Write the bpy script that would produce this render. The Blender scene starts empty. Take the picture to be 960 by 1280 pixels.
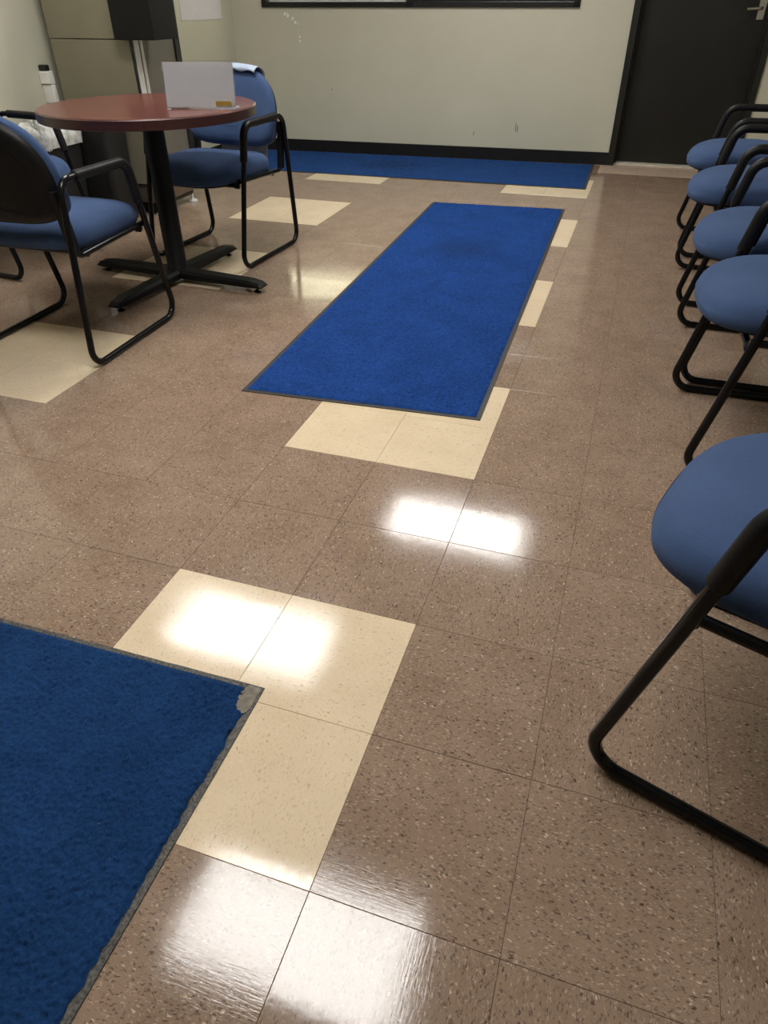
import bpy, bmesh, math, random
import numpy as np
from mathutils import Vector, Matrix
random.seed(7)
rng = np.random.default_rng(7)
S = bpy.context.scene
COL = S.collection
T = 0.3048                                    # one floor tile

# ------------------------------------------------------------------ camera
F_PX, YAW, PITCH, ROLL = 858.66, 0.32154, -0.64463, -0.00347
CAM = Vector((0.27530, -0.44489, 1.13460))
cd = bpy.data.cameras.new('camera')
cam = bpy.data.objects.new('camera', cd)
COL.objects.link(cam)
cd.sensor_fit = 'HORIZONTAL'
cd.sensor_width = 36.0
cd.lens = F_PX / 960 * 36.0
cd.clip_start = 0.02
cy, sy, cp, sp = math.cos(YAW), math.sin(YAW), math.cos(PITCH), math.sin(PITCH)
fw = Vector((-sy * cp, cy * cp, sp))
r0 = Vector((cy, sy, 0))
u0 = r0.cross(fw)
rr = r0 * math.cos(ROLL) + u0 * math.sin(ROLL)
uu = u0 * math.cos(ROLL) - r0 * math.sin(ROLL)
cam.matrix_world = Matrix(((rr.x, uu.x, -fw.x, CAM.x), (rr.y, uu.y, -fw.y, CAM.y), (rr.z, uu.z, -fw.z, CAM.z), (0, 0, 0, 1)))
S.camera = cam

# ------------------------------------------------------------------ world and exposure
w = bpy.data.worlds.new('world'); S.world = w
w.use_nodes = True
w.node_tree.nodes['Background'].inputs[0].default_value = (0.9, 0.95, 1.0, 1)
w.node_tree.nodes['Background'].inputs[1].default_value = 0.03
S.view_settings.view_transform = 'Standard'
S.view_settings.look = 'None'
S.view_settings.gamma = 1.0
S.view_settings.use_curve_mapping = False
S.view_settings.exposure = 0.15
LAMP = 21.0                                   # radiance of the ceiling troffers' diffusers
WINDOW_GLOW = 4.0

# ------------------------------------------------------------------ materials
def new_mat(name):
    m = bpy.data.materials.new(name); m.use_nodes = True
    nt = m.node_tree
    return m, nt, nt.nodes['Principled BSDF']

def node(nt, kind, **kw):
    n = nt.nodes.new(kind)
    for k, v in kw.items():
        if k == 'inputs':
            for i, val in v.items(): n.inputs[i].default_value = val
        else: setattr(n, k, v)
    return n

def ramp(nt, fac, stops, interp='LINEAR'):
    n = nt.nodes.new('ShaderNodeValToRGB')
    n.color_ramp.interpolation = interp
    el = n.color_ramp.elements
    while len(el) < len(stops): el.new(0.5)
    for e, (p, c) in zip(el, stops):
        e.position = p; e.color = (*c, 1) if len(c) == 3 else c
    nt.links.new(fac, n.inputs[0])
    return n.outputs[0]

def mixc(nt, fac, a, b, blend='MIX'):
    n = nt.nodes.new('ShaderNodeMix'); n.data_type = 'RGBA'; n.blend_type = blend
    for sock, v in ((n.inputs[0], fac), (n.inputs[6], a), (n.inputs[7], b)):
        if isinstance(v, bpy.types.NodeSocket): nt.links.new(v, sock)
        elif isinstance(v, (int, float)): sock.default_value = v
        else: sock.default_value = (*v, 1)
    return n.outputs[2]

def mathn(nt, op, a, b=None):
    n = nt.nodes.new('ShaderNodeMath'); n.operation = op
    for sock, v in zip(n.inputs, (a, b)):
        if v is None: continue
        if isinstance(v, bpy.types.NodeSocket): nt.links.new(v, sock)
        else: sock.default_value = v
    return n.outputs[0]

def coords(nt, scale=(1, 1, 1), jitter=False, rot=(0, 0, 0)):
    tc = nt.nodes.new('ShaderNodeTexCoord')
    out = tc.outputs['Object']
    if jitter:
        oi = nt.nodes.new('ShaderNodeObjectInfo')
        sc = node(nt, 'ShaderNodeVectorMath', operation='SCALE')
        cb = nt.nodes.new('ShaderNodeCombineXYZ')
        m2 = mathn(nt, 'MULTIPLY', oi.outputs['Random'], 37.0)
        m3 = mathn(nt, 'MULTIPLY', oi.outputs['Random'], 91.0)
        nt.links.new(m2, cb.inputs[0]); nt.links.new(m3, cb.inputs[1]); nt.links.new(m2, cb.inputs[2])
        ad = node(nt, 'ShaderNodeVectorMath', operation='ADD')
        nt.links.new(out, ad.inputs[0]); nt.links.new(cb.outputs[0], ad.inputs[1])
        out = ad.outputs[0]
    mp = nt.nodes.new('ShaderNodeMapping')
    mp.inputs['Scale'].default_value = scale
    mp.inputs['Rotation'].default_value = rot
    nt.links.new(out, mp.inputs[0])
    return mp.outputs[0]

def noise(nt, vec, scale, detail=2.0, rough=0.5, dist=0.0):
    n = node(nt, 'ShaderNodeTexNoise', inputs={'Scale': scale, 'Detail': detail, 'Roughness': rough, 'Distortion': dist})
    nt.links.new(vec, n.inputs['Vector'])
    return n

def bump(nt, bsdf, height, strength, dist=0.001):
    b = node(nt, 'ShaderNodeBump', inputs={'Strength': strength, 'Distance': dist})
    nt.links.new(height, b.inputs['Height'])
    nt.links.new(b.outputs[0], bsdf.inputs['Normal'])

def simple(name, col, rough=0.5, metal=0.0, var=0.12, scale=14.0, bmp=0.0, bscale=200.0, spec=0.5):
    m, nt, b = new_mat(name)
    v = coords(nt)
    n = noise(nt, v, scale, 4.0)
    lo = tuple(c * (1 - var) for c in col); hi = tuple(min(1, c * (1 + var)) for c in col)
    nt.links.new(ramp(nt, n.outputs[0], [(0.3, lo), (0.7, hi)]), b.inputs['Base Color'])
    b.inputs['Roughness'].default_value = rough
    b.inputs['Metallic'].default_value = metal
    b.inputs['Specular IOR Level'].default_value = spec
    if bmp:
        n2 = noise(nt, v, bscale, 3.0)
        bump(nt, b, n2.outputs[0], bmp)
    return m

def tile_mat(name, base, base2, light, dark, plight, pdark):
    """vinyl composition tile: chips drawn out along one direction, waxed"""
    m, nt, b = new_mat(name)
    v = coords(nt, jitter=True)
    warp = noise(nt, v, 160.0, 3.0)
    wv = node(nt, 'ShaderNodeVectorMath', operation='SCALE', inputs={'Scale': 0.010})
    sub = node(nt, 'ShaderNodeVectorMath', operation='SUBTRACT', inputs={1: (0.5, 0.5, 0.5)})
    nt.links.new(warp.outputs['Color'], sub.inputs[0]); nt.links.new(sub.outputs[0], wv.inputs[0])
    add = node(nt, 'ShaderNodeVectorMath', operation='ADD')
    nt.links.new(v, add.inputs[0]); nt.links.new(wv.outputs[0], add.inputs[1])
    mott = noise(nt, v, 7.0, 5.0, 0.6)
    col = ramp(nt, mott.outputs[0], [(0.35, base), (0.65, base2)])
    for sc, thr, prob, c, chan, amount in ((330, 0.34, plight * 0.8, light, 0, 0.42), (350, 0.38, pdark, dark, 1, 0.55), (190, 0.22, plight * 0.30, light, 2, 0.75), (185, 0.25, pdark * 0.4, dark, 0, 0.75), (520, 0.4, 0.2, dark, 2, 0.3), (480, 0.4, 0.16, light, 1, 0.22)):
        mp = nt.nodes.new('ShaderNodeMapping'); mp.inputs['Scale'].default_value = (sc * 0.36, sc, 1)
        mp.inputs['Location'].default_value = (chan * 3.1, sc * 0.07, 0)
        nt.links.new(add.outputs[0], mp.inputs[0])
        vo = node(nt, 'ShaderNodeTexVoronoi', voronoi_dimensions='2D', inputs={'Scale': 1.0})
        nt.links.new(mp.outputs[0], vo.inputs['Vector'])
        sepc = nt.nodes.new('ShaderNodeSeparateColor'); nt.links.new(vo.outputs['Color'], sepc.inputs[0])
        pick = mathn(nt, 'LESS_THAN', sepc.outputs[chan], prob)
        near = mathn(nt, 'LESS_THAN', vo.outputs['Distance'], thr)
        fac = mathn(nt, 'MULTIPLY', mathn(nt, 'MULTIPLY', pick, near), amount)
        col = mixc(nt, fac, col, c)
    nt.links.new(col, b.inputs['Base Color'])
    # wax: fine swirl scratches that roughen the gloss
    v2 = coords(nt, (30, 340, 1), True, (0, 0, 0.35))
    scr = noise(nt, v2, 1.0, 3.0, 0.6, 0.4)
    big = noise(nt, v, 5.0, 2.0)
    mr = node(nt, 'ShaderNodeMapRange', inputs={1: 0.35, 2: 0.7, 3: 0.05, 4: 0.15})
    nt.links.new(mathn(nt, 'MULTIPLY', mathn(nt, 'ADD', scr.outputs[0], big.outputs[0]), 0.5), mr.inputs[0])
    nt.links.new(mr.outputs[0], b.inputs['Roughness'])
    b.inputs['Specular IOR Level'].default_value = 0.45
    h = mathn(nt, 'ADD', mathn(nt, 'MULTIPLY', scr.outputs[0], 0.9), mathn(nt, 'MULTIPLY', noise(nt, v, 55.0, 3.0).outputs[0], 0.9))
    bump(nt, b, h, 0.085, 0.001)
    return m

def carpet_mat(name, lo, hi, emblem=None, grain=95.0):
    m, nt, b = new_mat(name)
    v = coords(nt)
    n1 = noise(nt, v, grain, 4.0, 0.8)
    n2 = noise(nt, v, 5.0, 4.0, 0.6)
    n3 = noise(nt, v, 60.0, 3.0, 0.6)
    s = mathn(nt, 'ADD', mathn(nt, 'MULTIPLY', n1.outputs[0], 0.62), mathn(nt, 'ADD', mathn(nt, 'MULTIPLY', n2.outputs[0], 0.23), mathn(nt, 'MULTIPLY', n3.outputs[0], 0.15)))
    col = ramp(nt, s, [(0.36, lo), (0.64, hi)])
    if emblem:
        # woven darker oval patch in the middle of the runner
        ex, ey, rx, ry, cemb = emblem
        mp = nt.nodes.new('ShaderNodeMapping'); mp.vector_type = 'POINT'
        mp.inputs['Location'].default_value = (-ex / rx, -ey / ry, 0)
        mp.inputs['Scale'].default_value = (1 / rx, 1 / ry, 0)
        tc = nt.nodes.new('ShaderNodeTexCoord'); nt.links.new(tc.outputs['Object'], mp.inputs[0])
        ln = node(nt, 'ShaderNodeVectorMath', operation='LENGTH'); nt.links.new(mp.outputs[0], ln.inputs[0])
        f = ramp(nt, mathn(nt, 'ADD', ln.outputs['Value'], mathn(nt, 'MULTIPLY', n3.outputs[0], 0.25)), [(0.35, (1, 1, 1)), (1.25, (0, 0, 0))])
        col = mixc(nt, mathn(nt, 'MULTIPLY', f, 0.5), col, cemb)
    nt.links.new(col, b.inputs['Base Color'])
    b.inputs['Roughness'].default_value = 0.95
    b.inputs['Specular IOR Level'].default_value = 0.1
    b.inputs['Sheen Weight'].default_value = 0.08
    b.inputs['Sheen Tint'].default_value = (0.3, 0.5, 1, 1)
    return m

def fabric_mat(name, lo, hi):
    m, nt, b = new_mat(name)
    v = coords(nt)
    n1 = noise(nt, v, 420.0, 2.0, 0.7)
    n2 = noise(nt, v, 6.0, 3.0)
    s = mathn(nt, 'ADD', mathn(nt, 'MULTIPLY', n1.outputs[0], 0.55), mathn(nt, 'MULTIPLY', n2.outputs[0], 0.45))
    nt.links.new(ramp(nt, s, [(0.35, lo), (0.65, hi)]), b.inputs['Base Color'])
    b.inputs['Roughness'].default_value = 0.9
    b.inputs['Specular IOR Level'].default_value = 0.15
    b.inputs['Sheen Weight'].default_value = 0.12
    b.inputs['Sheen Tint'].default_value = (0.5, 0.65, 1, 1)
    bump(nt, b, n1.outputs[0], 0.35, 0.001)
    return m

def wall_mat(name, lo, hi):
    m, nt, b = new_mat(name)
    v = coords(nt)
    n = noise(nt, v, 1.6, 4.0, 0.6)
    nt.links.new(ramp(nt, n.outputs[0], [(0.3, lo), (0.7, hi)]), b.inputs['Base Color'])
    b.inputs['Roughness'].default_value = 0.45
    bump(nt, b, noise(nt, v, 140.0, 3.0).outputs[0], 0.12, 0.001)
    return m

def wood_mat(name):
    m, nt, b = new_mat(name)
    v = coords(nt, (2.0, 26.0, 26.0))
    n = noise(nt, v, 1.5, 6.0, 0.65, 0.6)
    nt.links.new(ramp(nt, n.outputs[0], [(0.3, (0.090, 0.030, 0.024)), (0.55, (0.135, 0.046, 0.036)), (0.75, (0.180, 0.066, 0.050))]), b.inputs['Base Color'])
    b.inputs['Roughness'].default_value = 0.22
    return m

def emit_mat(name, col, strength):
    m, nt, b = new_mat(name)
    v = coords(nt)
    n = noise(nt, v, 3.0, 1.0)
    nt.links.new(ramp(nt, n.outputs[0], [(0.2, tuple(c * 0.96 for c in col)), (0.8, col)]), b.inputs['Emission Color'])
    b.inputs['Emission Strength'].default_value = strength
    b.inputs['Base Color'].default_value = (0.8, 0.8, 0.8, 1)
    b.inputs['Roughness'].default_value = 0.4
    return m

M = {}
M['brown_tile'] = tile_mat('brown_tile', (0.250, 0.172, 0.121), (0.300, 0.211, 0.153), (0.62, 0.50, 0.38), (0.055, 0.033, 0.022), 0.13, 0.17)
M['cream_tile'] = tile_mat('cream_tile', (0.68, 0.545, 0.37), (0.74, 0.60, 0.42), (0.76, 0.66, 0.50), (0.44, 0.34, 0.21), 0.10, 0.07)
M['tan_tile'] = tile_mat('tan_tile', (0.62, 0.47, 0.36), (0.67, 0.51, 0.39), (0.66, 0.52, 0.40), (0.22, 0.13, 0.08), 0.10, 0.09)
M['joint'] = simple('joint', (0.03, 0.022, 0.016), 0.8)
M['wall'] = wall_mat('wall_paint', (0.535, 0.52, 0.405), (0.575, 0.555, 0.44))
M['ceiling'] = simple('ceiling_board', (0.72, 0.71, 0.66), 0.9, bmp=0.4, bscale=90)
M['base'] = simple('baseboard_vinyl', (0.010, 0.010, 0.011), 0.45, spec=0.3)
M['door'] = simple('door_paint', (0.014, 0.0135, 0.011), 0.38, var=0.2, scale=5, bmp=0.05, bscale=60, spec=0.4)
M['steel'] = simple('brushed_steel', (0.56, 0.54, 0.48), 0.32, 1.0)
M['chrome'] = simple('bright_aluminium', (0.82, 0.81, 0.78), 0.42, 0.55, var=0.03)
M['sill'] = simple('pale_sill', (0.62, 0.57, 0.47), 0.4)
M['frame'] = simple('black_tube', (0.0040, 0.0040, 0.0045), 0.22, var=0.2, spec=0.28)
M['pad'] = simple('black_foam_pad', (0.0065, 0.0065, 0.007), 0.42, bmp=0.1, spec=0.25)
M['shell'] = simple('black_plastic', (0.0055, 0.0055, 0.006), 0.45, bmp=0.08, bscale=400, spec=0.25)
M['fabric'] = fabric_mat('blue_fabric', (0.034, 0.061, 0.136), (0.055, 0.092, 0.190))
M['wood'] = wood_mat('mahogany_laminate')
M['edge'] = simple('dark_edge_band', (0.050, 0.016, 0.015), 0.3)
M['iron'] = simple('black_cast_iron', (0.004, 0.004, 0.005), 0.45, bmp=0.2, bscale=250, spec=0.22)
M['carpet_a'] = carpet_mat('dimmed_blue_pile', (0.004, 0.018, 0.060), (0.014, 0.056, 0.168), None, 210.0)  # near runner's dimmer light and viewing angle are put into this darker blue
M['carpet_b'] = carpet_mat('royal_pile', (0.004, 0.022, 0.100), (0.014, 0.066, 0.275), (0.0, 0.42, 0.27, 0.30, (0.006, 0.022, 0.075)))
M['carpet_c'] = carpet_mat('wall_runner_pile', (0.005, 0.028, 0.105), (0.016, 0.066, 0.235), (-0.10, 0.0, 0.42, 0.28, (0.006, 0.020, 0.065)))
M['rubber'] = simple('mat_rubber', (0.022, 0.021, 0.020), 0.55, bmp=0.3, bscale=300)
M['worn_rubber'] = simple('worn_mat_rubber', (0.060, 0.055, 0.048), 0.6, var=0.9, scale=220, bmp=0.4, bscale=300)
M['bald'] = simple('bald_backing', (0.17, 0.15, 0.115), 0.7, var=0.4, scale=60, bmp=0.2, bscale=200)
M['cabinet'] = simple('olive_metal', (0.235, 0.215, 0.150), 0.34, 0.35, var=0.06, scale=5)
M['cabinet_front'] = simple('grey_metal', (0.185, 0.170, 0.140), 0.35, 0.3, var=0.06, scale=5)
M['kick'] = simple('kick_metal', (0.22, 0.17, 0.13), 0.28, 0.7)
M['black'] = simple('black_gloss', (0.012, 0.012, 0.012), 0.3)
M['bin'] = simple('bin_plastic', (0.012, 0.012, 0.012), 0.5, spec=0.35)
M['liner'] = simple('bin_liner', (0.50, 0.50, 0.47), 0.45, var=0.35, scale=26)
M['paper'] = simple('white_paper', (0.66, 0.64, 0.67), 0.7, var=0.03)
M['bag'] = simple('pale_plastic', (0.36, 0.43, 0.55), 0.5, var=0.08)
M['white_plastic'] = simple('white_plastic', (0.74, 0.73, 0.68), 0.45, var=0.05)
M['gold'] = simple('gold_foil', (0.70, 0.45, 0.10), 0.3, 0.9)
M['chip'] = simple('bare_plaster', (0.86, 0.85, 0.80), 0.8)
M['scuff'] = simple('scuff_mark', (0.12, 0.115, 0.10), 0.6)
M['lamp'] = emit_mat('troffer_diffuser', (1.0, 0.98, 0.945), LAMP)
M['glow'] = emit_mat('lit_window', (1.0, 0.95, 0.62), WINDOW_GLOW)
M['lamp_frame'] = simple('white_enamel', (0.75, 0.75, 0.73), 0.5)
M['blind'] = simple('grey_blind', (0.50, 0.52, 0.52), 0.6)
def glass_mat():
    m, nt, b = new_mat('acrylic')
    b.inputs['Base Color'].default_value = (0.97, 0.98, 0.98, 1)
    b.inputs['Transmission Weight'].default_value = 1.0
    b.inputs['Roughness'].default_value = 0.02
    b.inputs['IOR'].default_value = 1.2
    return m
M['acrylic'] = glass_mat()
M['dark_glass'] = simple('dark_window_glass', (0.02, 0.022, 0.024), 0.06, var=0.2)

# ------------------------------------------------------------------ object helpers
def mesh_obj(name, verts, faces, mat, parent=None, smooth=False, loc=(0, 0, 0), rotz=0.0):
    me = bpy.data.meshes.new(name)
    me.from_pydata([tuple(v) for v in verts], [], faces)
    me.update()
    for m in (mat if isinstance(mat, list) else [mat]): me.materials.append(m)
    if smooth: me.polygons.foreach_set('use_smooth', [True] * len(me.polygons))
    o = bpy.data.objects.new(name, me)
    COL.objects.link(o)
    o.location = loc; o.rotation_euler = (0, 0, rotz)
    if parent: o.parent = parent
    return o

def tag(o, label=None, cat=None, group=None, kind=None):
    if label: o['label'] = label
    if cat: o['category'] = cat
    if group: o['group'] = group
    if kind: o['kind'] = kind
    return o

def empty(name, loc, rotz=0.0):
    o = bpy.data.objects.new(name, None); COL.objects.link(o)
    o.empty_display_size = 0.1
    o.location = loc; o.rotation_euler = (0, 0, rotz)
    return o

class Geo:
    """collects shapes into one mesh"""
    def __init__(self): self.v = []; self.f = []
    def add(self, vs, fs):
        k = len(self.v); self.v += [tuple(a) for a in vs]; self.f += [tuple(i + k for i in q) for q in fs]
        return self
    def box(self, x0, x1, y0, y1, z0, z1, bev=0.0):
        bm = bmesh.new()
        bmesh.ops.create_cube(bm, size=1.0)
        for v in bm.verts:
            v.co = Vector(((x0 + x1) / 2 + v.co.x * (x1 - x0), (y0 + y1) / 2 + v.co.y * (y1 - y0), (z0 + z1) / 2 + v.co.z * (z1 - z0)))
        if bev: bmesh.ops.bevel(bm, geom=bm.edges[:], offset=bev, segments=2, affect='EDGES', profile=0.5)
        bm.verts.index_update()
        self.add([v.co.copy() for v in bm.verts], [[v.index for v in f.verts] for f in bm.faces])
        bm.free(); return self
    def tube(self, pts, r, n=12, cap=True):
        pts = [Vector(p) for p in pts]
        rs = r if isinstance(r, (list, tuple)) else [r] * len(pts)
        tang = []
        for i in range(len(pts)):
            a = pts[max(i - 1, 0)]; b = pts[min(i + 1, len(pts) - 1)]
            tang.append((b - a).normalized())
        up = Vector((1, 0, 0)) if abs(tang[0].x) < 0.9 else Vector((0, 0, 1))
        nrm = (up - tang[0] * up.dot(tang[0])).normalized()
        vs, fs = [], []
        for i, p in enumerate(pts):
            if i:
                q = tang[i - 1].rotation_difference(tang[i]); nrm = q @ nrm
                nrm = (nrm - tang[i] * nrm.dot(tang[i])).normalized()
            b = tang[i].cross(nrm)
            for k in range(n):
                a = 2 * math.pi * k / n
                vs.append(p + (nrm * math.cos(a) + b * math.sin(a)) * rs[i])
        for i in range(len(pts) - 1):
            for k in range(n):
                k2 = (k + 1) % n
                fs.append((i * n + k, i * n + k2, (i + 1) * n + k2, (i + 1) * n + k))
        if cap:
            fs.append(tuple(range(n - 1, -1, -1))); fs.append(tuple((len(pts) - 1) * n + k for k in range(n)))
        return self.add(vs, fs)
    def lathe(self, prof, cx, cy, n=32):
        vs, fs = [], []
        for (r, z) in prof:
            for k in range(n):
                a = 2 * math.pi * k / n
                vs.append((cx + r * math.cos(a), cy + r * math.sin(a), z))
        for i in range(len(prof) - 1):
            for k in range(n):
                k2 = (k + 1) % n
                fs.append((i * n + k, i * n + k2, (i + 1) * n + k2, (i + 1) * n + k))
        fs.append(tuple(range(n - 1, -1, -1))); fs.append(tuple((len(prof) - 1) * n + k for k in range(n)))
        return self.add(vs, fs)
    def build(self, name, mat, parent=None, smooth=False, **kw):
        o = mesh_obj(name, self.v, self.f, mat, parent, smooth, **kw)
        if smooth:
            o.data.shade_smooth() if hasattr(o.data, 'shade_smooth') else None
            try: o.data.set_sharp_from_angle(angle=math.radians(42))
            except Exception: pass
        return o

def fillet(pts, rad, n=7, closed=False):
    """rounds the corners of a polyline"""
    P = [Vector(p) for p in pts]; out = []
    N = len(P)
    for i, p in enumerate(P):
        if not closed and i in (0, N - 1): out.append(p); continue
        a = (P[i - 1] - p); b = (P[(i + 1) % N] - p)
        la, lb = a.length, b.length
        a.normalize(); b.normalize()
        th = a.angle(b)
        d = min(rad / math.tan(th / 2), la * 0.49, lb * 0.49)
        rr_ = d * math.tan(th / 2)
        c = p + (a + b).normalized() * (rr_ / math.sin(th / 2))
        s, e = p + a * d - c, p + b * d - c
        ang = s.angle(e)
        for k in range(n + 1):
            t = k / n
            q = (s * math.sin((1 - t) * ang) + e * math.sin(t * ang)) / math.sin(ang)
            out.append(c + q)
    return out

def superoutline(hw, cyy, bf, bb, nf, nb, n=56):
    """closed outline: half width hw, extends bf in +y with exponent nf and bb in -y with exponent nb"""
    o = []
    for k in range(n):
        a = 2 * math.pi * k / n
        c, s = math.cos(a), math.sin(a)
        e = nf if s >= 0 else nb
        x = hw * math.copysign(abs(c) ** (2 / e), c)
        y = cyy + (bf if s >= 0 else bb) * math.copysign(abs(s) ** (2 / e), s)
        o.append((x, y))
    return o

def slab(outline, rings, centre, mapf, flip=False):
    """rings = (inset, height) from the underside to the crown, both ends closed"""
    R = max(abs(x) for x, y in outline)
    vs, fs = [], []
    n = len(outline)
    for (ins, h) in rings:
        for (x, y) in outline:
            dx, dy = x - centre[0], y - centre[1]
            L = math.hypot(dx, dy)
            k = max(0.0, 1 - ins / L) if ins < R * 0.6 else max(0.0, 1 - ins / R)
            vs.append(mapf(centre[0] + dx * k, centre[1] + dy * k, h))
    for i in range(len(rings) - 1):
        for k in range(n):
            k2 = (k + 1) % n
            fs.append((i * n + k, i * n + k2, (i + 1) * n + k2, (i + 1) * n + k))
    fs.append(tuple(range(n - 1, -1, -1)))
    fs.append(tuple((len(rings) - 1) * n + k for k in range(n)))
    if flip: fs = [tuple(reversed(q)) for q in fs]
    return vs, fs

def copy_tree(o, parent=None):
    c = o.copy(); COL.objects.link(c)
    if parent: c.parent = parent
    for ch in list(o.children): copy_tree(ch, c)
    return c

# ------------------------------------------------------------------ room shell
H = 2.6
XL, XR, YB = -3.2, 1.36, -3.4
wA, wB = Vector((XL, 5.962)), Vector((0.06, 6.14))       # the far wall runs a little askew
wd = (wB - wA).normalized(); wang = math.atan2(wd.y, wd.x)

floor = tag(Geo().box(XL - .1, XR + .1, YB - .1, 6.6, -0.12, -0.0035).build('floor', M['joint']), kind='structure')

def tile_mesh(name, mat):
    h = T / 2 - 0.0003
    bv = 0.0006
    vs = [(-h, -h, -0.0034), (h, -h, -0.0034), (h, h, -0.0034), (-h, h, -0.0034),
          (-h, -h, -bv), (h, -h, -bv), (h, h, -bv), (-h, h, -bv),
          (-h + bv, -h + bv, 0), (h - bv, -h + bv, 0), (h - bv, h - bv, 0), (-h + bv, h - bv, 0)]
    fs = [(3, 2, 1, 0), (0, 1, 5, 4), (1, 2, 6, 5), (2, 3, 7, 6), (3, 0, 4, 7), (4, 5, 9, 8), (5, 6, 10, 9), (6, 7, 11, 10), (7, 4, 8, 11), (8, 9, 10, 11)]
    me = bpy.data.meshes.new(name); me.from_pydata(vs, [], fs); me.materials.append(mat)
    return me
TM = {k: tile_mesh('floor_tile', M[k]) for k in ('brown_tile', 'cream_tile', 'tan_tile')}

def in_view(i, j):
    ok = False
    for a in (0, .5, 1):
        for b in (0, .5, 1):
            d = Vector(((i + a) * T, (j + b) * T, 0)) - CAM
            z = d.dot(fw)
            if z < 0.2: return False
            px, py = 480 + F_PX * d.dot(rr) / z, 640 - F_PX * d.dot(uu) / z
            if -2 < px < 962 and 0 < py < 1282: ok = True
    return ok

rest = Geo()
ntile = 0
for j in range(-12, 21):
    for i in range(-11, 5):
        cream = (i in (-2, -1, -7, -6)) and j >= 0 and (j % 4) in (0, 1)
        tan = j >= 19 and i >= 0
        yy = (j + .5) * T
        if (j + 1) * T > 6.45: continue
        key = 'cream_tile' if cream else ('tan_tile' if tan else 'brown_tile')
        if in_view(i, j) and ntile < 298:
            o = bpy.data.objects.new('floor_tile', TM[key]); COL.objects.link(o)
            o.parent = floor
            o.location = ((i + .5) * T, yy, random.uniform(-0.0002, 0.0))
            o.rotation_euler = (random.gauss(0, 0.0005), random.gauss(0, 0.0005), random.choice((0, 1, 2, 3)) * math.pi / 2)
            if cream: o['label'] = 'cream vinyl tile'
            if tan: o['label'] = 'pinkish tan vinyl tile at the door'
            ntile += 1
        else:
            h = T / 2 - 0.0006
            rest.box((i + .5) * T - h, (i + .5) * T + h, yy - h, yy + h, -0.0034, -0.0002)
tag(rest.build('floor_tiling', M['brown_tile'], floor), kind='stuff')

tag(Geo().box(XL - .1, XR + .1, YB - .1, 6.6, H, H + .1).build('ceiling', M['ceiling']), kind='structure')
tag(Geo().box(XL - .1, XL, YB, 6.05, 0, H).build('wall_left', M['wall']), kind='structure')
tag(Geo().box(XR, XR + .1, YB, 6.5, 0, H).build('wall_right', M['wall']), kind='structure')
tag(Geo().box(XL - .1, XR + .1, YB - .1, YB, 0, H).build('wall_back', M['wall']), kind='structure')

# far wall, in its own frame: x along the wall from the left corner, y into the wall
LW = (wB - wA).length
WX0, WX1, WZ0, WZ1 = 0.285, 2.865, 1.06, 2.05
g = Geo()
g.box(0, WX0, 0, .16, 0, H); g.box(WX1, LW, 0, .16, 0, H)
g.box(WX0, WX1, 0, .16, 0, WZ0); g.box(WX0, WX1, 0, .16, WZ1, H)
wall_far = tag(g.build('wall_far', M['wall'], loc=(wA.x, wA.y, 0), rotz=wang), kind='structure')
tag(Geo().box(0.05, 1.045, 6.15, 6.34, 2.1, H).build('wall_far_header', M['wall']), kind='structure')
tag(Geo().box(1.045, XR, 6.16, 6.34, 0, H).build('wall_far_right', M['wall']), kind='structure')
for k in range(11):                                    # flaked paint specks under the window's left end
    u = 0.47 + 0.13 * random.random(); z = 1.05 - 0.55 * (u - 0.45) - 0.03 * random.random()
    if k > 8: u, z = 0.60, 0.80 + 0.03 * (k - 8)
    r = random.choice((0.005, 0.006, 0.008, 0.013)) if k < 9 else 0.008
    vs = [(u + r * math.cos(a) * random.uniform(.6, 1.1), -0.0012, z + r * math.sin(a) * random.uniform(.6, 1.2)) for a in [i * math.pi / 4 for i in range(8)]]
    n8 = len(vs); vs += [(x, 0.004, zz) for x, y, zz in vs]
    mesh_obj('paint_chip', vs, [tuple(range(8))] + [(q, q + 8, (q + 1) % 8 + 8, (q + 1) % 8) for q in range(8)], M['chip'], wall_far)
for (u, z, hgt) in ((2.47, 0.22, 0.06), (2.485, 0.215, 0.05), (2.12, 0.18, 0.03), (0.86, 0.48, 0.012)):
    Geo().box(u, u + .006, -0.001, 0.004, z, z + hgt).build('scuff', M['scuff'], wall_far)
tag(Geo().box(0.0, LW - .01, -0.012, 0.0, 0.0, 0.094, 0.003).build('baseboard_far', M['base'], loc=(wA.x, wA.y, 0), rotz=wang), kind='structure')
tag(Geo().box(XL, XL + .012, YB, 5.95, 0.0, 0.1, 0.003).build('baseboard_left', M['base']), kind='structure')
tag(Geo().box(XR - .012, XR, YB, 6.16, 0.0, 0.1, 0.003).build('baseboard_right', M['base']), kind='structure')
tag(Geo().box(1.05, XR - .013, 6.147, 6.16, 0.0, 0.1, 0.003).build('baseboard_far_right', M['base']), kind='structure')

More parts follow.
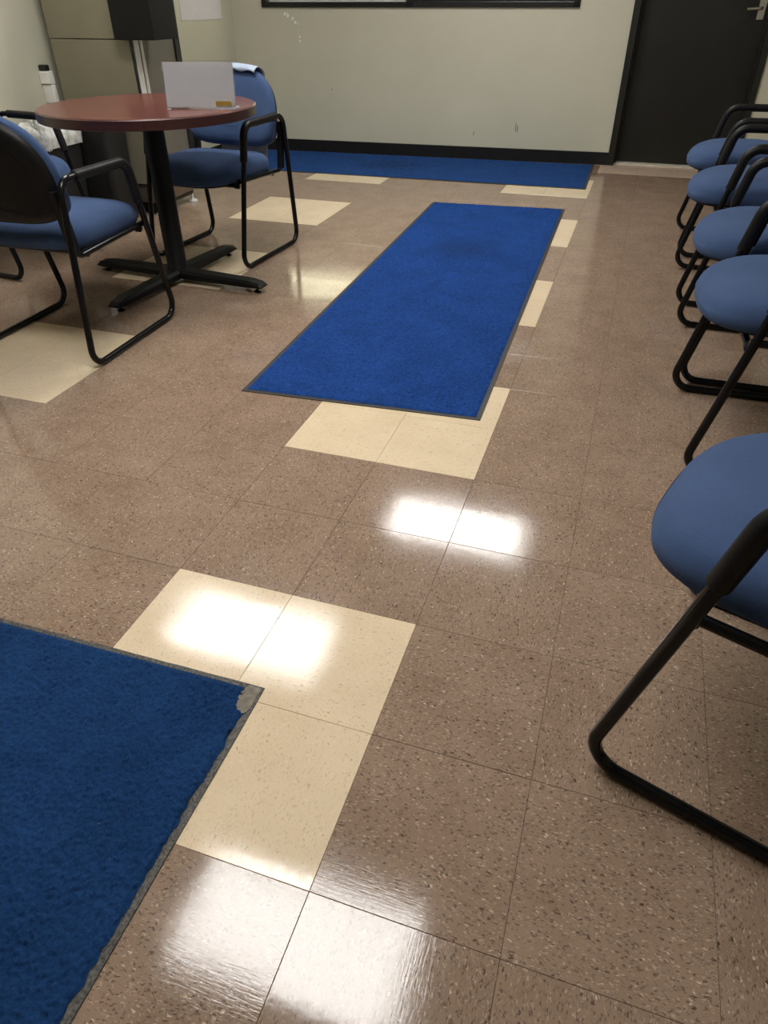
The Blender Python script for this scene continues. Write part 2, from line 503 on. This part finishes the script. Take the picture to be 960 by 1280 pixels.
# window
fr = Geo()
b_ = 0.05
for q in ((WX0, WX1, WZ0, WZ0 + .037), (WX0, WX1, WZ1 - b_, WZ1), (WX0, WX0 + b_, WZ0, WZ1), (WX1 - b_, WX1, WZ0, WZ1), (1.52, 1.58, WZ0, WZ1)):
    fr.box(q[0], q[1], -0.02, 0.10, q[2], q[3], 0.004)
win = tag(fr.build('window_1', M['black'], loc=(wA.x, wA.y, 0), rotz=wang), kind='structure')
Geo().box(WX0 + b_, 1.52, 0.03, 0.06, WZ0 + .037, WZ0 + .072).build('blind_rail', M['blind'], win)
Geo().box(WX0 + b_, 1.52, 0.04, 0.05, WZ0 + .072, WZ0 + .30).build('lit_pane', M['glow'], win)
Geo().box(WX0 + b_, 1.52, 0.035, 0.055, WZ0 + .30, WZ1 - b_).build('blind', M['blind'], win)
Geo().box(1.58, WX1 - b_, 0.04, 0.05, WZ0 + .037, WZ1 - b_).build('dark_pane', M['dark_glass'], win)

# door
g = Geo()
g.box(0.05, 0.10, 6.125, 6.335, 0, 2.1, 0.003); g.box(0.999, 1.045, 6.14, 6.335, 0, 2.1, 0.003); g.box(0.10, 0.999, 6.15, 6.335, 2.05, 2.1)
g.box(0.10, 0.115, 6.20, 6.275, 0, 2.05); g.box(0.984, 0.999, 6.20, 6.275, 0, 2.05)
tag(g.build('trim_1', M['door']), kind='structure')
door = tag(Geo().box(0.104, 0.995, 6.277, 6.322, 0.012, 2.045, 0.002).build('door_1', M['door']), kind='structure')
pl = Geo().box(0.915, 0.965, 6.268, 6.277, 0.985, 1.20, 0.003).build('lock_plate', M['steel'], door)
Geo().tube(fillet([(0.935, 6.27, 1.055), (0.935, 6.222, 1.055), (0.835, 6.222, 1.05)], 0.02), 0.010, 10).build('lever_handle', M['steel'], door, True)
Geo().lathe([(0.001, 0), (0.017, 0), (0.017, .012), (0.012, .018), (0.001, .019)], 0, 0, 16).build('keyhole_cover', M['black'], door, loc=(0.945, 6.268, 1.13)).rotation_euler = (math.pi / 2, 0, 0)
tag(Geo().box(0.10, 0.999, 6.19, 6.335, 0.0, 0.009, 0.002).build('trim_2', M['sill']), kind='structure')

# ------------------------------------------------------------------ ceiling troffers
for (lx, ly, lab) in ((-0.60, 0.80, 'ceiling light nearest the camera, above the near runner mat'),
                      (-1.74, 2.55, 'ceiling light above the round table'),
                      (-0.62, 4.22, 'ceiling light above the long blue middle mat')):
    t = tag(empty('ceiling_light', (lx, ly, H)), lab, 'ceiling light', 'ceiling troffers')
    f = Geo()
    for q in ((-.60, .60, -.30, -.275), (-.60, .60, .275, .30), (-.60, -.575, -.275, .275), (.575, .60, -.275, .275)):
        f.box(q[0], q[1], q[2], q[3], -0.03, -0.001)
    f.build('lamp_frame', M['lamp_frame'], t)
    Geo().box(-.575, .575, -.275, .275, -0.022, -0.012).build('diffuser', M['lamp'], t)

# ------------------------------------------------------------------ mats
def runner(name, quad, th, border, carpet, rub, label, res, ragged=0.0, bald=None, bumpy=0.0022):
    """quad = corners on the floor: near left, near right, far right, far left"""
    Q = [Vector((*q, 0)) for q in quad]
    c = sum(Q, Vector()) / 4
    ang = math.atan2((Q[1] - Q[0]).y, (Q[1] - Q[0]).x)
    R = Matrix.Rotation(-ang, 3, 'Z')
    L = [R @ (q - c) for q in Q]
    root = tag(empty(name, (c.x, c.y, 0), ang), label, 'floor mat')
    g = Geo()
    z1 = 0.004
    n = 24
    bot, top, inn = [], [], []
    for s in range(4):
        a, b = L[s], L[(s + 1) % 4]
        for k in range(n):
            p = a.lerp(b, k / n); e = 0.0 if not ragged else random.uniform(-1, 1) * 0.0006
            d = (Vector((0, 0, 0)) - p)
            bot.append((p.x, p.y, 0.0003)); top.append((p.x + e, p.y + e, z1 * 0.7)); 
            q_ = border * 1.15; inn.append((p.x - math.copysign(min(q_, abs(p.x)), p.x) , p.y - math.copysign(min(q_, abs(p.y)), p.y), 0.0022))
    N = len(bot)
    vs = bot + top + inn
    fs = [(k, (k + 1) % N, N + (k + 1) % N, N + k) for k in range(N)] + [(N + k, N + (k + 1) % N, 2 * N + (k + 1) % N, 2 * N + k) for k in range(N)]
    fs += [tuple(range(2 * N, 3 * N)), tuple(range(N - 1, -1, -1))]
    g.add(vs, fs); g.build('rubber_border', rub, root)
    # pile: a dense relief of tufts
    W_ = (L[1] - L[0]).length; Hh = (L[3] - L[0]).length
    nx, ny = int(W_ / res), int(Hh / res)
    uu_ = np.linspace(0, 1, nx); vv_ = np.linspace(0, 1, ny)
    U, V = np.meshgrid(uu_, vv_)
    bu, bv = border / W_, border / Hh
    U2 = bu + U * (1 - 2 * bu); V2 = bv + V * (1 - 2 * bv)
    P = [np.array(q) for q in L]
    XY = ((1 - U2) * (1 - V2))[..., None] * P[0] + (U2 * (1 - V2))[..., None] * P[1] + (U2 * V2)[..., None] * P[2] + ((1 - U2) * V2)[..., None] * P[3]
    Z = th + rng.normal(0, bumpy, U.shape).clip(-2 * bumpy, 2 * bumpy)
    lowx = rng.normal(0, 1, (max(3, ny // 12) + 2, max(3, nx // 12) + 2))
    iy = np.linspace(0, lowx.shape[0] - 1.001, ny); ix = np.linspace(0, lowx.shape[1] - 1.001, nx)
    a0, b0 = iy.astype(int), ix.astype(int); fa, fb = (iy - a0)[:, None], (ix - b0)[None]
    low = (lowx[np.ix_(a0, b0)] * (1 - fa) * (1 - fb) + lowx[np.ix_(a0 + 1, b0)] * fa * (1 - fb) + lowx[np.ix_(a0, b0 + 1)] * (1 - fa) * fb + lowx[np.ix_(a0 + 1, b0 + 1)] * fa * fb)
    Z = Z + low * bumpy * 0.4
    edge = np.minimum(np.minimum(U, 1 - U) * W_, np.minimum(V, 1 - V) * Hh)
    Z = np.where(edge < res * 1.2, 0.0035, Z)
    XY[..., :2] += rng.normal(0, res * 0.22, XY[..., :2].shape) * (edge > res)[..., None]
    if ragged:
        jit = rng.normal(0, ragged, ny)
        jit = np.convolve(jit, np.ones(5) / 5, 'same')
        XY[:, -1, 0] += jit - ragged * 0.6
        XY[:, -2, 0] += jit * 0.5 - ragged * 0.3
    if bald:
        hole = np.hypot((XY[..., 0] - L[2].x + bald[0]) / bald[2], (XY[..., 1] - L[2].y + bald[1]) / bald[3]) + rng.normal(0, .06, U.shape)
        Z = np.where(hole < 1, 0.0030, Z)
    V3 = np.concatenate([XY[..., :2], Z[..., None]], -1).reshape(-1, 3)
    me = bpy.data.meshes.new('pile')
    idx = np.arange(nx * ny).reshape(ny, nx)
    quads = np.stack([idx[:-1, :-1], idx[:-1, 1:], idx[1:, 1:], idx[1:, :-1]], -1).reshape(-1, 4)
    me.vertices.add(len(V3)); me.vertices.foreach_set('co', V3.astype(np.float32).ravel())
    me.loops.add(quads.size); me.loops.foreach_set('vertex_index', quads.astype(np.int32).ravel())
    me.polygons.add(len(quads)); me.polygons.foreach_set('loop_start', np.arange(0, quads.size, 4, dtype=np.int32))
    me.update(calc_edges=True); me.validate()
    me.materials.append(carpet)
    o = bpy.data.objects.new('pile', me); COL.objects.link(o); o.parent = root
    tag(o, kind='stuff')
    if bald:
        bx, by = L[2].x - bald[0], L[2].y - bald[1]
        vs = [(bx + bald[2] * 1.05 * math.cos(a) * random.uniform(.9, 1.05), by + bald[3] * 1.05 * math.sin(a) * random.uniform(.9, 1.05), 0.0041) for a in [k * math.pi / 10 for k in range(20)]]
        vs = [(min(x, L[2].x - .004), min(y, L[2].y - .004), z) for x, y, z in vs]
        vs += [(x, y, 0.0030) for x, y, z in vs]
        ob = mesh_obj('bald_patch', vs, [tuple(range(20))] + [(k + 20, (k + 1) % 20 + 20, (k + 1) % 20, k) for k in range(20)], M['bald'], root)
        ob['label'] = 'grey worn corner bare of pile'
    return root

runner('runner_mat', [(-1.16, -2.70), (-0.240, -2.72), (-0.2445, 0.339), (-1.16, 0.327)], 0.0075, 0.011, M['carpet_a'], M['worn_rubber'],
       'blue runner mat nearest the camera, coloured darker for its dimmer light, with one bald frayed corner', 0.0036, ragged=0.0045, bald=(0.018, 0.034, 0.022, 0.036))
runner('runner_mat', [(-0.915, 1.514), (-0.056, 1.567), (-0.110, 4.518), (-0.993, 4.445)], 0.007, 0.016, M['carpet_b'], M['rubber'],
       'bright royal blue runner mat lying alone in the middle of the floor', 0.0042)
runner('runner_mat', [(-3.05, 5.075), (-0.033, 5.157), (-0.047, 6.105), (-3.05, 5.940)], 0.007, 0.018, M['carpet_c'], M['rubber'],
       'blue runner mat along the far wall under the window', 0.0075)

# ------------------------------------------------------------------ guest chairs
def make_chair(loc, rotz, label, group):
    root = tag(empty('guest_chair', loc, rotz), label, 'chair', group)
    hw = 0.28
    for s in (-1, 1):
        x = s * hw
        loop = fillet([(x, 0.290, 0.0130), (x, 0.148, 0.645), (x, -0.232, 0.648), (x, -0.300, 0.0130)], 0.058, 8, True)
        loop.append(loop[0])
        side = Geo().tube(loop, 0.0125, 12, False).build('side_frame', M['frame'], root, True)
        pad = fillet([(x, -0.150, 0.6475), (x, 0.148, 0.645), (x, 0.1815, 0.496)], 0.060, 9)
        rad = [0.0185] * len(pad)
        p0 = Vector(pad[0]); p1 = Vector(pad[-1])
        Geo().tube([p0 + Vector((0, -.004, 0))] + pad + [p1 + (p1 - Vector(pad[-2])).normalized() * .004], [0.014] + rad + [0.014], 12).build('arm_pad', M['pad'], side, True)
        xi = s * 0.258
        rail = fillet([(xi, 0.208, 0.408), (xi, -0.205, 0.392), (xi, -0.226, 0.45)], 0.035, 6)
        Geo().tube(rail, 0.0105, 10).build('seat_rail', M['frame'], root, True)
        br = Geo()
        a = Vector((xi, -0.212, 0.40)); b2 = Vector((xi, -0.245, 0.615))
        vs = []
        for q, (hx, hy) in ((a, (.011, .017)), (a.lerp(b2, .5), (.012, .016)), (b2, (.010, .012))):
            for dx, dy in ((-hx, -hy), (hx, -hy), (hx, hy), (-hx, hy)): vs.append((q.x + dx, q.y + dy, q.z))
        fs = [(3, 2, 1, 0), (8, 9, 10, 11)] + [(i * 4 + k, i * 4 + (k + 1) % 4, (i + 1) * 4 + (k + 1) % 4, (i + 1) * 4 + k) for i in range(2) for k in range(4)]
        br.add(vs, fs); br.build('back_bracket', M['shell'], root)
    for yy in (0.20, -0.14):
        cr = Geo().tube([(-0.25, yy, 0.388), (0.25, yy, 0.388)], 0.0105, 10).build('cross_tube', M['frame'], root, True)
        for s in (-1, 1):
            Geo().tube([(s * .225, yy, .388), (s * .230, yy, .388), (s * .249, yy, .388), (s * .252, yy, .388)], [0.011, 0.0145, 0.0145, 0.011], 12).build('end_plug', M['shell'], cr, True)
    # seat cushion with a waterfall front
    out = superoutline(0.250, 0.06, 0.266, 0.262, 2.9, 4.5)
    def seat_map(x, y, h):
        t = max(0.0, (y - 0.10) / 0.21)
        back = max(0.0, (-y - 0.02) / 0.2)
        return (x, y, h - 0.026 * t * t * (1.0 if h > 0.44 else 0.45) - 0.012 * back * (1 if h > .44 else .2))
    rings = [(0.030, .400), (0.012, .403), (0.003, .412), (0.0, .432), (0.001, .447), (0.006, .462), (0.015, .474), (0.030, .483), (0.055, .490), (0.09, .494), (0.14, .4965), (0.20, .4975)]
    vs, fs = slab(out, rings, (0, 0.06), seat_map)
    Geo().add(vs, fs).build('seat', M['fabric'], root, True)
    vs, fs = slab(out, [(0.06, .384), (0.045, .386), (0.030, .392), (0.030, .402)], (0, 0.06), lambda x, y, h: (x, y, h - 0.010 * max(0.0, (y - .1) / .21) ** 2))
    Geo().add(vs, fs).build('seat_pan', M['shell'], root, True)
    # backrest
    bo = superoutline(0.262, 0.125, 0.238, 0.125, 2.45, 4.2)
    lean = math.radians(12)
    def back_map(x, wv, t):
        t2 = t + 0.030 * (x / 0.26) ** 2
        y = -0.212 - math.sin(lean) * wv + math.cos(lean) * t2
        z = 0.492 + math.cos(lean) * wv + math.sin(lean) * t2
        return (x, y, z)
    rings = [(0.018, -0.002), (0.004, 0.004), (0.0, 0.014), (0.003, 0.028), (0.012, 0.040), (0.028, 0.049), (0.06, 0.055), (0.11, 0.058), (0.18, 0.059)]
    vs, fs = slab(bo, rings, (0, 0.13), lambda x, y, t: back_map(x, y, t), True)
    Geo().add(vs, fs).build('backrest', M['fabric'], root, True)
    rings = [(0.012, 0.004), (0.006, -0.004), (0.008, -0.014), (0.018, -0.024), (0.035, -0.030), (0.060, -0.033), (0.063, -0.028), (0.068, -0.027), (0.11, -0.029), (0.18, -0.030)]
    vs, fs = slab(bo, rings, (0, 0.13), lambda x, y, t: back_map(x, y, t), False)
    Geo().add(vs, fs).build('back_shell', M['shell'], root, True)
    return root

G_T, G_R = 'blue chairs around the round table', 'blue chairs in a row along the right wall'
proto = make_chair((-1.812, 1.790, 0), math.radians(1.5), 'blue guest chair seen from behind, nearest chair at the round table', G_T)
def chair(x, y, deg, label, group):
    c = copy_tree(proto); c.location = (x, y, 0); c.rotation_euler = (0, 0, math.radians(deg))
    c['label'] = label; c['group'] = group
    if group == G_R:                                  # the row's cushions sit a little fuller
        for ch in c.children:
            if ch.name.startswith('seat') and 'rail' not in ch.name: ch.location.z += 0.020
    return c
chair(-1.790, 3.022, 176.5, 'blue guest chair on the far side of the round table under a pale sheet', G_T)
chair(-2.752, 2.549, -95.0, 'blue guest chair left of the round table, half hidden in front of the bin', G_T)
# a chair at rotation 90 degrees faces -x, into the room
chair(0.858, 3.950, 90.0, 'row chair farthest away, beside the black door', G_R)
chair(0.845, 3.180, 90.0, 'second row chair from the black door', G_R)
chair(0.850, 2.360, 90.5, 'middle row chair, third from the black door', G_R)
chair(0.840, 1.735, 93.0, 'fourth row chair from the door, just beyond the closest one', G_R)
chair(0.748, 0.556, 72.0, 'closest row chair, cut off by the right edge of the photo', G_R)

# ------------------------------------------------------------------ round table
TX, TY, TZ, TR = -1.775, 2.50, 0.76, 0.46
tb = tag(empty('round_table', (TX, TY, 0)), 'round mahogany pedestal table on a black cross base', 'table')
top = Geo().lathe([(TR - .012, TZ - .040), (TR - .004, TZ - .040), (TR - .004, TZ - .003), (TR - .006, TZ - .0005), (TR - .02, TZ)], 0, 0, 96).build('tabletop', M['wood'], tb, True)
tag(Geo().lathe([(TR - .0042, TZ - .041), (TR, TZ - .039), (TR, TZ - .005), (TR - .0042, TZ - .0025)], 0, 0, 96).build('edge_band', M['edge'], top, True), 'darker edge band')
Geo().lathe([(0.052, 0.05), (0.052, 0.058), (0.047, 0.064), (0.046, 0.70), (0.046, 0.712)], 0, 0, 28).build('column', M['iron'], tb, True)
Geo().box(-.17, .17, -.035, .035, .700, .719, .003).box(-.035, .035, -.17, .17, .700, .719, .003).build('top_bracket', M['iron'], tb)
base_ang = math.radians(-4)
for k in range(4):
    a = base_ang + k * math.pi / 2
    L0, L1 = 0.0, 0.485
    sec = [(L0, .040, .024, .064), (0.42, .036, .026, .056), (0.468, .033, .027, .048), (L1, .030, .027, .034)]
    vs = []
    for (d, hw_, z0, z1) in sec:
        for (yy, z) in ((-hw_, z0), (-hw_, z0 + (z1 - z0) * .65), (-hw_ * .72, z1), (hw_ * .72, z1), (hw_, z0 + (z1 - z0) * .65), (hw_, z0)):
            vs.append((d * math.cos(a) - yy * math.sin(a), d * math.sin(a) + yy * math.cos(a), z))
    fs = [(5, 4, 3, 2, 1, 0)] + [(i * 6 + q, i * 6 + (q + 1) % 6, (i + 1) * 6 + (q + 1) % 6, (i + 1) * 6 + q) for i in range(3) for q in range(6)] + [tuple(18 + q for q in range(6))]
    leg = Geo().add(vs, fs).build('base_leg', M['iron'], tb)
    Geo().lathe([(0.016, 0.0005), (0.016, 0.006), (0.006, 0.008), (0.006, 0.028)], .445 * math.cos(a), .445 * math.sin(a), 14).build('levelling_foot', M['frame'], leg)

# sign holder on the table: a blank white sheet in clear acrylic
st = tag(empty('sign_holder', (-1.475, 2.435, TZ), math.radians(17)), 'clear acrylic stand with a blank white sheet on the round table', 'sign holder')
lean_ = math.radians(10)
def leaned(g_, name, mat, par):
    o = g_.build(name, mat, par); o.rotation_euler = (-lean_, 0, 0); return o
leaned(Geo().box(-.142, .142, -.001, .001, .006, .165), 'sheet', M['paper'], st)
leaned(Geo().box(-.145, .145, -.0042, -.0022, .003, .170).box(-.145, .145, .0022, .0042, .003, .170), 'stand', M['acrylic'], st)
Geo().box(-.145, .145, -.004, .075, .0005, .0035).build('stand_foot', M['acrylic'], st)
leaned(Geo().box(.062, .128, -.0056, -.0043, .012, .028, .0004), 'gold_strip', M['gold'], st)

# pale plastic sheet over the far chair's back
def drape():
    prof = []
    lean = math.radians(12)
    def bp(wv, t): return (-0.212 - math.sin(lean) * wv + math.cos(lean) * t, 0.492 + math.cos(lean) * wv + math.sin(lean) * t)
    prof = [bp(0.340, 0.066), bp(0.356, 0.062), bp(0.368, 0.048), bp(0.374, 0.026), bp(0.372, 0.0), bp(0.366, -0.02), bp(0.352, -0.038), bp(0.31, -0.046), bp(0.24, -0.048), bp(0.16, -0.052), bp(0.08, -0.058), bp(0.0, -0.064), bp(-0.05, -0.07)]
    nx = 15
    vs = []
    for side in (0, 1):
        for i in range(nx):
            u = -0.155 + 0.285 * i / (nx - 1)
            cur = 0.030 * (abs(u) / 0.26) ** 2
            for k, (y, z) in enumerate(prof):
                drop = 0.55 * u * u if k < 7 else 0.45 * u * u
                rip = 0.004 * math.sin(i * 2.1 + k * .35) * (k > 6)
                wob = (0.010 * math.sin(i * 1.3) if k == len(prof) - 1 else 0) + (0.006 * math.sin(i * 1.1) if k == 0 else 0)
                off = 0.0014 * side
                yy, zz = y + cur + rip, z - drop + wob
                vs.append((u, yy + (off if k > 6 else -off * (k < 3)), zz - (off if 1 < k < 8 else 0)))
    n = len(prof); m = nx * n
    fs = []
    for i in range(nx - 1):
        for k in range(n - 1):
            a = i * n + k
            fs.append((a, a + 1, a + n + 1, a + n)); fs.append((m + a + n, m + a + n + 1, m + a + 1, m + a))
    for k in range(n - 1):
        fs.append((k, m + k, m + k + 1, k + 1)); e = (nx - 1) * n + k; fs.append((e, e + 1, m + e + 1, m + e))
    for i in range(nx - 1):
        a = i * n; fs.append((a, a + n, m + a + n, m + a)); b = a + n - 1; fs.append((b, m + b, m + b + n, b + n))
    return vs, fs
vs, fs = drape()
d = mesh_obj('plastic_sheet', vs, fs, M['bag'], None, True, (-1.790, 3.022, 0), math.radians(176.5))
tag(d, 'pale bluish plastic sheet hung over the backrest of the far table chair', 'plastic sheet')

# ------------------------------------------------------------------ vending cabinet in the left corner
VX0, VX1, VY0, VY1 = -3.10, -2.552, 3.552, 4.03
vm = tag(empty('vending_cabinet', ((VX0 + VX1) / 2, (VY0 + VY1) / 2, 0)), 'tall olive grey metal vending cabinet standing in the left corner', 'vending machine')
ox, oy = (VX0 + VX1) / 2, (VY0 + VY1) / 2
def vbox(x0, x1, y0, y1, z0, z1, bev=0.003): return Geo().box(x0 - ox, x1 - ox, y0 - oy, y1 - oy, z0, z1, bev)
vbox(VX0, VX1 - .008, VY0, VY1, .185, .938).build('lower_body', M['cabinet'], vm)
vbox(VX0, VX1 - .008, VY0, VY1, .942, 1.75).build('upper_body', M['cabinet'], vm)
vbox(VX1 - .0078, VX1, VY0 + .107, VY1 - .045, .185, 1.75, .001).build('front_panel', M['cabinet_front'], vm)
for (a_, b_2) in ((.0, .018), (.068, .078)):
    vbox(VX1 - .0078, VX1 + .001, VY0 + a_, VY0 + b_2, .185, 1.75, .001).build('dark_strip', M['black'], vm)
for (a_, b_2) in ((.019, .067), (.079, .106)):
    ch = vbox(VX1 - .0078, VX1 + .006, VY0 + a_, VY0 + b_2, .185, 1.75, .002).build('corner_strip', M['chrome'], vm)
    ch['label'] = 'bright aluminium corner strip'
vbox(VX1 - .0078, VX1 + .012, VY1 - .044, VY1 + .012, .185, 1.75, .003).build('edge_trim', M['black'], vm)
vbox(VX0 + .01, VX1 - .012, VY0 + .012, VY1 - .012, .075, .184).build('kick_plate', M['kick'], vm)
vbox(VX0 + .02, VX1 - .03, VY0 + .03, VY1 - .03, .045, .074).build('underframe', M['black'], vm)
cb = vbox(-2.610, -2.352, 3.490, 3.735, .941, 1.36, .004).build('control_box', M['shell'], vm)
for (x, y) in ((-2.588, 3.60), (-2.588, 3.985), (-3.06, 3.60), (-3.06, 3.985)):
    ft = Geo().lathe([(0.034, 0.0005), (0.034, 0.006), (0.026, 0.012), (0.012, 0.014), (0.009, 0.018), (0.009, 0.05)], x - ox, y - oy, 20).build('foot', M['chrome'], vm, True)

# outlet with white adapter on the left wall beside the cabinet
ow = tag(empty('wall_adapter', (XL + .0, 3.525, 0.715)), 'white plug adapter and cord cover on the left wall beside the cabinet', 'plug adapter')
Geo().box(.001, .070, -.024, .024, 0.0, .066, .006).build('adapter_body', M['white_plastic'], ow)
Geo().box(.001, .074, -.016, .016, -.10, -.002, .005).build('cord_cover', M['white_plastic'], ow)
Geo().box(.005, .058, -.018, .018, .067, .098, .006).build('plug', M['black'], ow)
nt_ = tag(Geo().box(XL + .0005, XL + .004, 5.16, 5.78, .985, 1.30).build('wall_notice', M['paper']), 'blank white notice on the left wall beyond the cabinet', 'notice')

# ------------------------------------------------------------------ waste bin with liner
bn = tag(empty('waste_bin', (-2.955, 3.085, 0), math.radians(4)), 'black rectangular waste bin with crumpled pale liner left of the cabinet', 'bin')
def ring(hx, hy, z, r=0.03, n=5):
    o = []
    for (sx, sy2, a0_) in ((1, 1, 0), (-1, 1, 90), (-1, -1, 180), (1, -1, 270)):
        for k in range(n + 1):
            a = math.radians(a0_ + 90 * k / n)
            o.append(((hx - r) * sx + r * math.cos(a), (hy - r) * sy2 + r * math.sin(a), z))
    return o
R_ = [ring(.145, .130, .001), ring(.175, .155, .495), ring(.180, .160, .497), ring(.180, .160, .515), ring(.168, .148, .515), ring(.138, .124, .02)]
n = len(R_[0]); vs = [p for r_ in R_ for p in r_]
fs = [(i * n + k, i * n + (k + 1) % n, (i + 1) * n + (k + 1) % n, (i + 1) * n + k) for i in range(len(R_) - 1) for k in range(n)]
fs += [tuple(range(n - 1, -1, -1)), tuple((len(R_) - 1) * n + k for k in range(n))]
Geo().add(vs, fs).build('bin_body', M['bin'], bn)
RL = [(.184, .163, .462, .5), (.187, .166, .494, .6), (.188, .167, .520, .5), (.178, .158, .541, .7), (.150, .135, .556, 1.4), (.10, .11, .552, 2.0), (.05, .06, .566, 1.8), (.01, .012, .560, 0)]
vs = []
for q, (hx, hy, z, amp) in enumerate(RL):
    for k, p in enumerate(ring(hx, hy, z, min(.03, hx * .9), 9)):
        j_ = amp * 0.009 * (math.sin(k * 2.3 + q * 1.7) + 0.6 * random.uniform(-1, 1))
        o_ = 0.003 * amp * abs(math.sin(k * 1.9 + q))
        L_ = math.hypot(p[0], p[1]) or 1
        vs.append((p[0] * (1 + o_ / L_), p[1] * (1 + o_ / L_), p[2] + j_))
n = 40
fs = [(i * n + k, i * n + (k + 1) % n, (i + 1) * n + (k + 1) % n, (i + 1) * n + k) for i in range(len(RL) - 1) for k in range(n)] + [tuple((len(RL) - 1) * n + k for k in range(n))]
ln_ = Geo().add(vs, fs).build('liner', M['liner'], bn, True)

# taller dark waste can between the bin and the cabinet
wc = tag(empty('waste_can', (-2.825, 3.405, 0)), 'plain black waste can standing tight between the bin and the cabinet', 'bin')
R2 = [ring(.140, .100, .001), ring(.160, .118, .575), ring(.165, .123, .577), ring(.165, .123, .595), ring(.152, .110, .595), ring(.133, .093, .03)]
n = len(R2[0]); vs = [p for r_ in R2 for p in r_]
fs = [(i * n + k, i * n + (k + 1) % n, (i + 1) * n + (k + 1) % n, (i + 1) * n + k) for i in range(len(R2) - 1) for k in range(n)]
fs += [tuple(range(n - 1, -1, -1)), tuple((len(R2) - 1) * n + k for k in range(n))]
Geo().add(vs, fs).build('can_body', M['bin'], wc, True)
Geo().add([p for z_, e_ in ((.578, .006), (.600, .006), (.600, -.002)) for p in ring(.165 + e_, .123 + e_, z_)], [(i * n + k, i * n + (k + 1) % n, (i + 1) * n + (k + 1) % n, (i + 1) * n + k) for i in range(2) for k in range(n)]).build('rim', M['black'], wc)
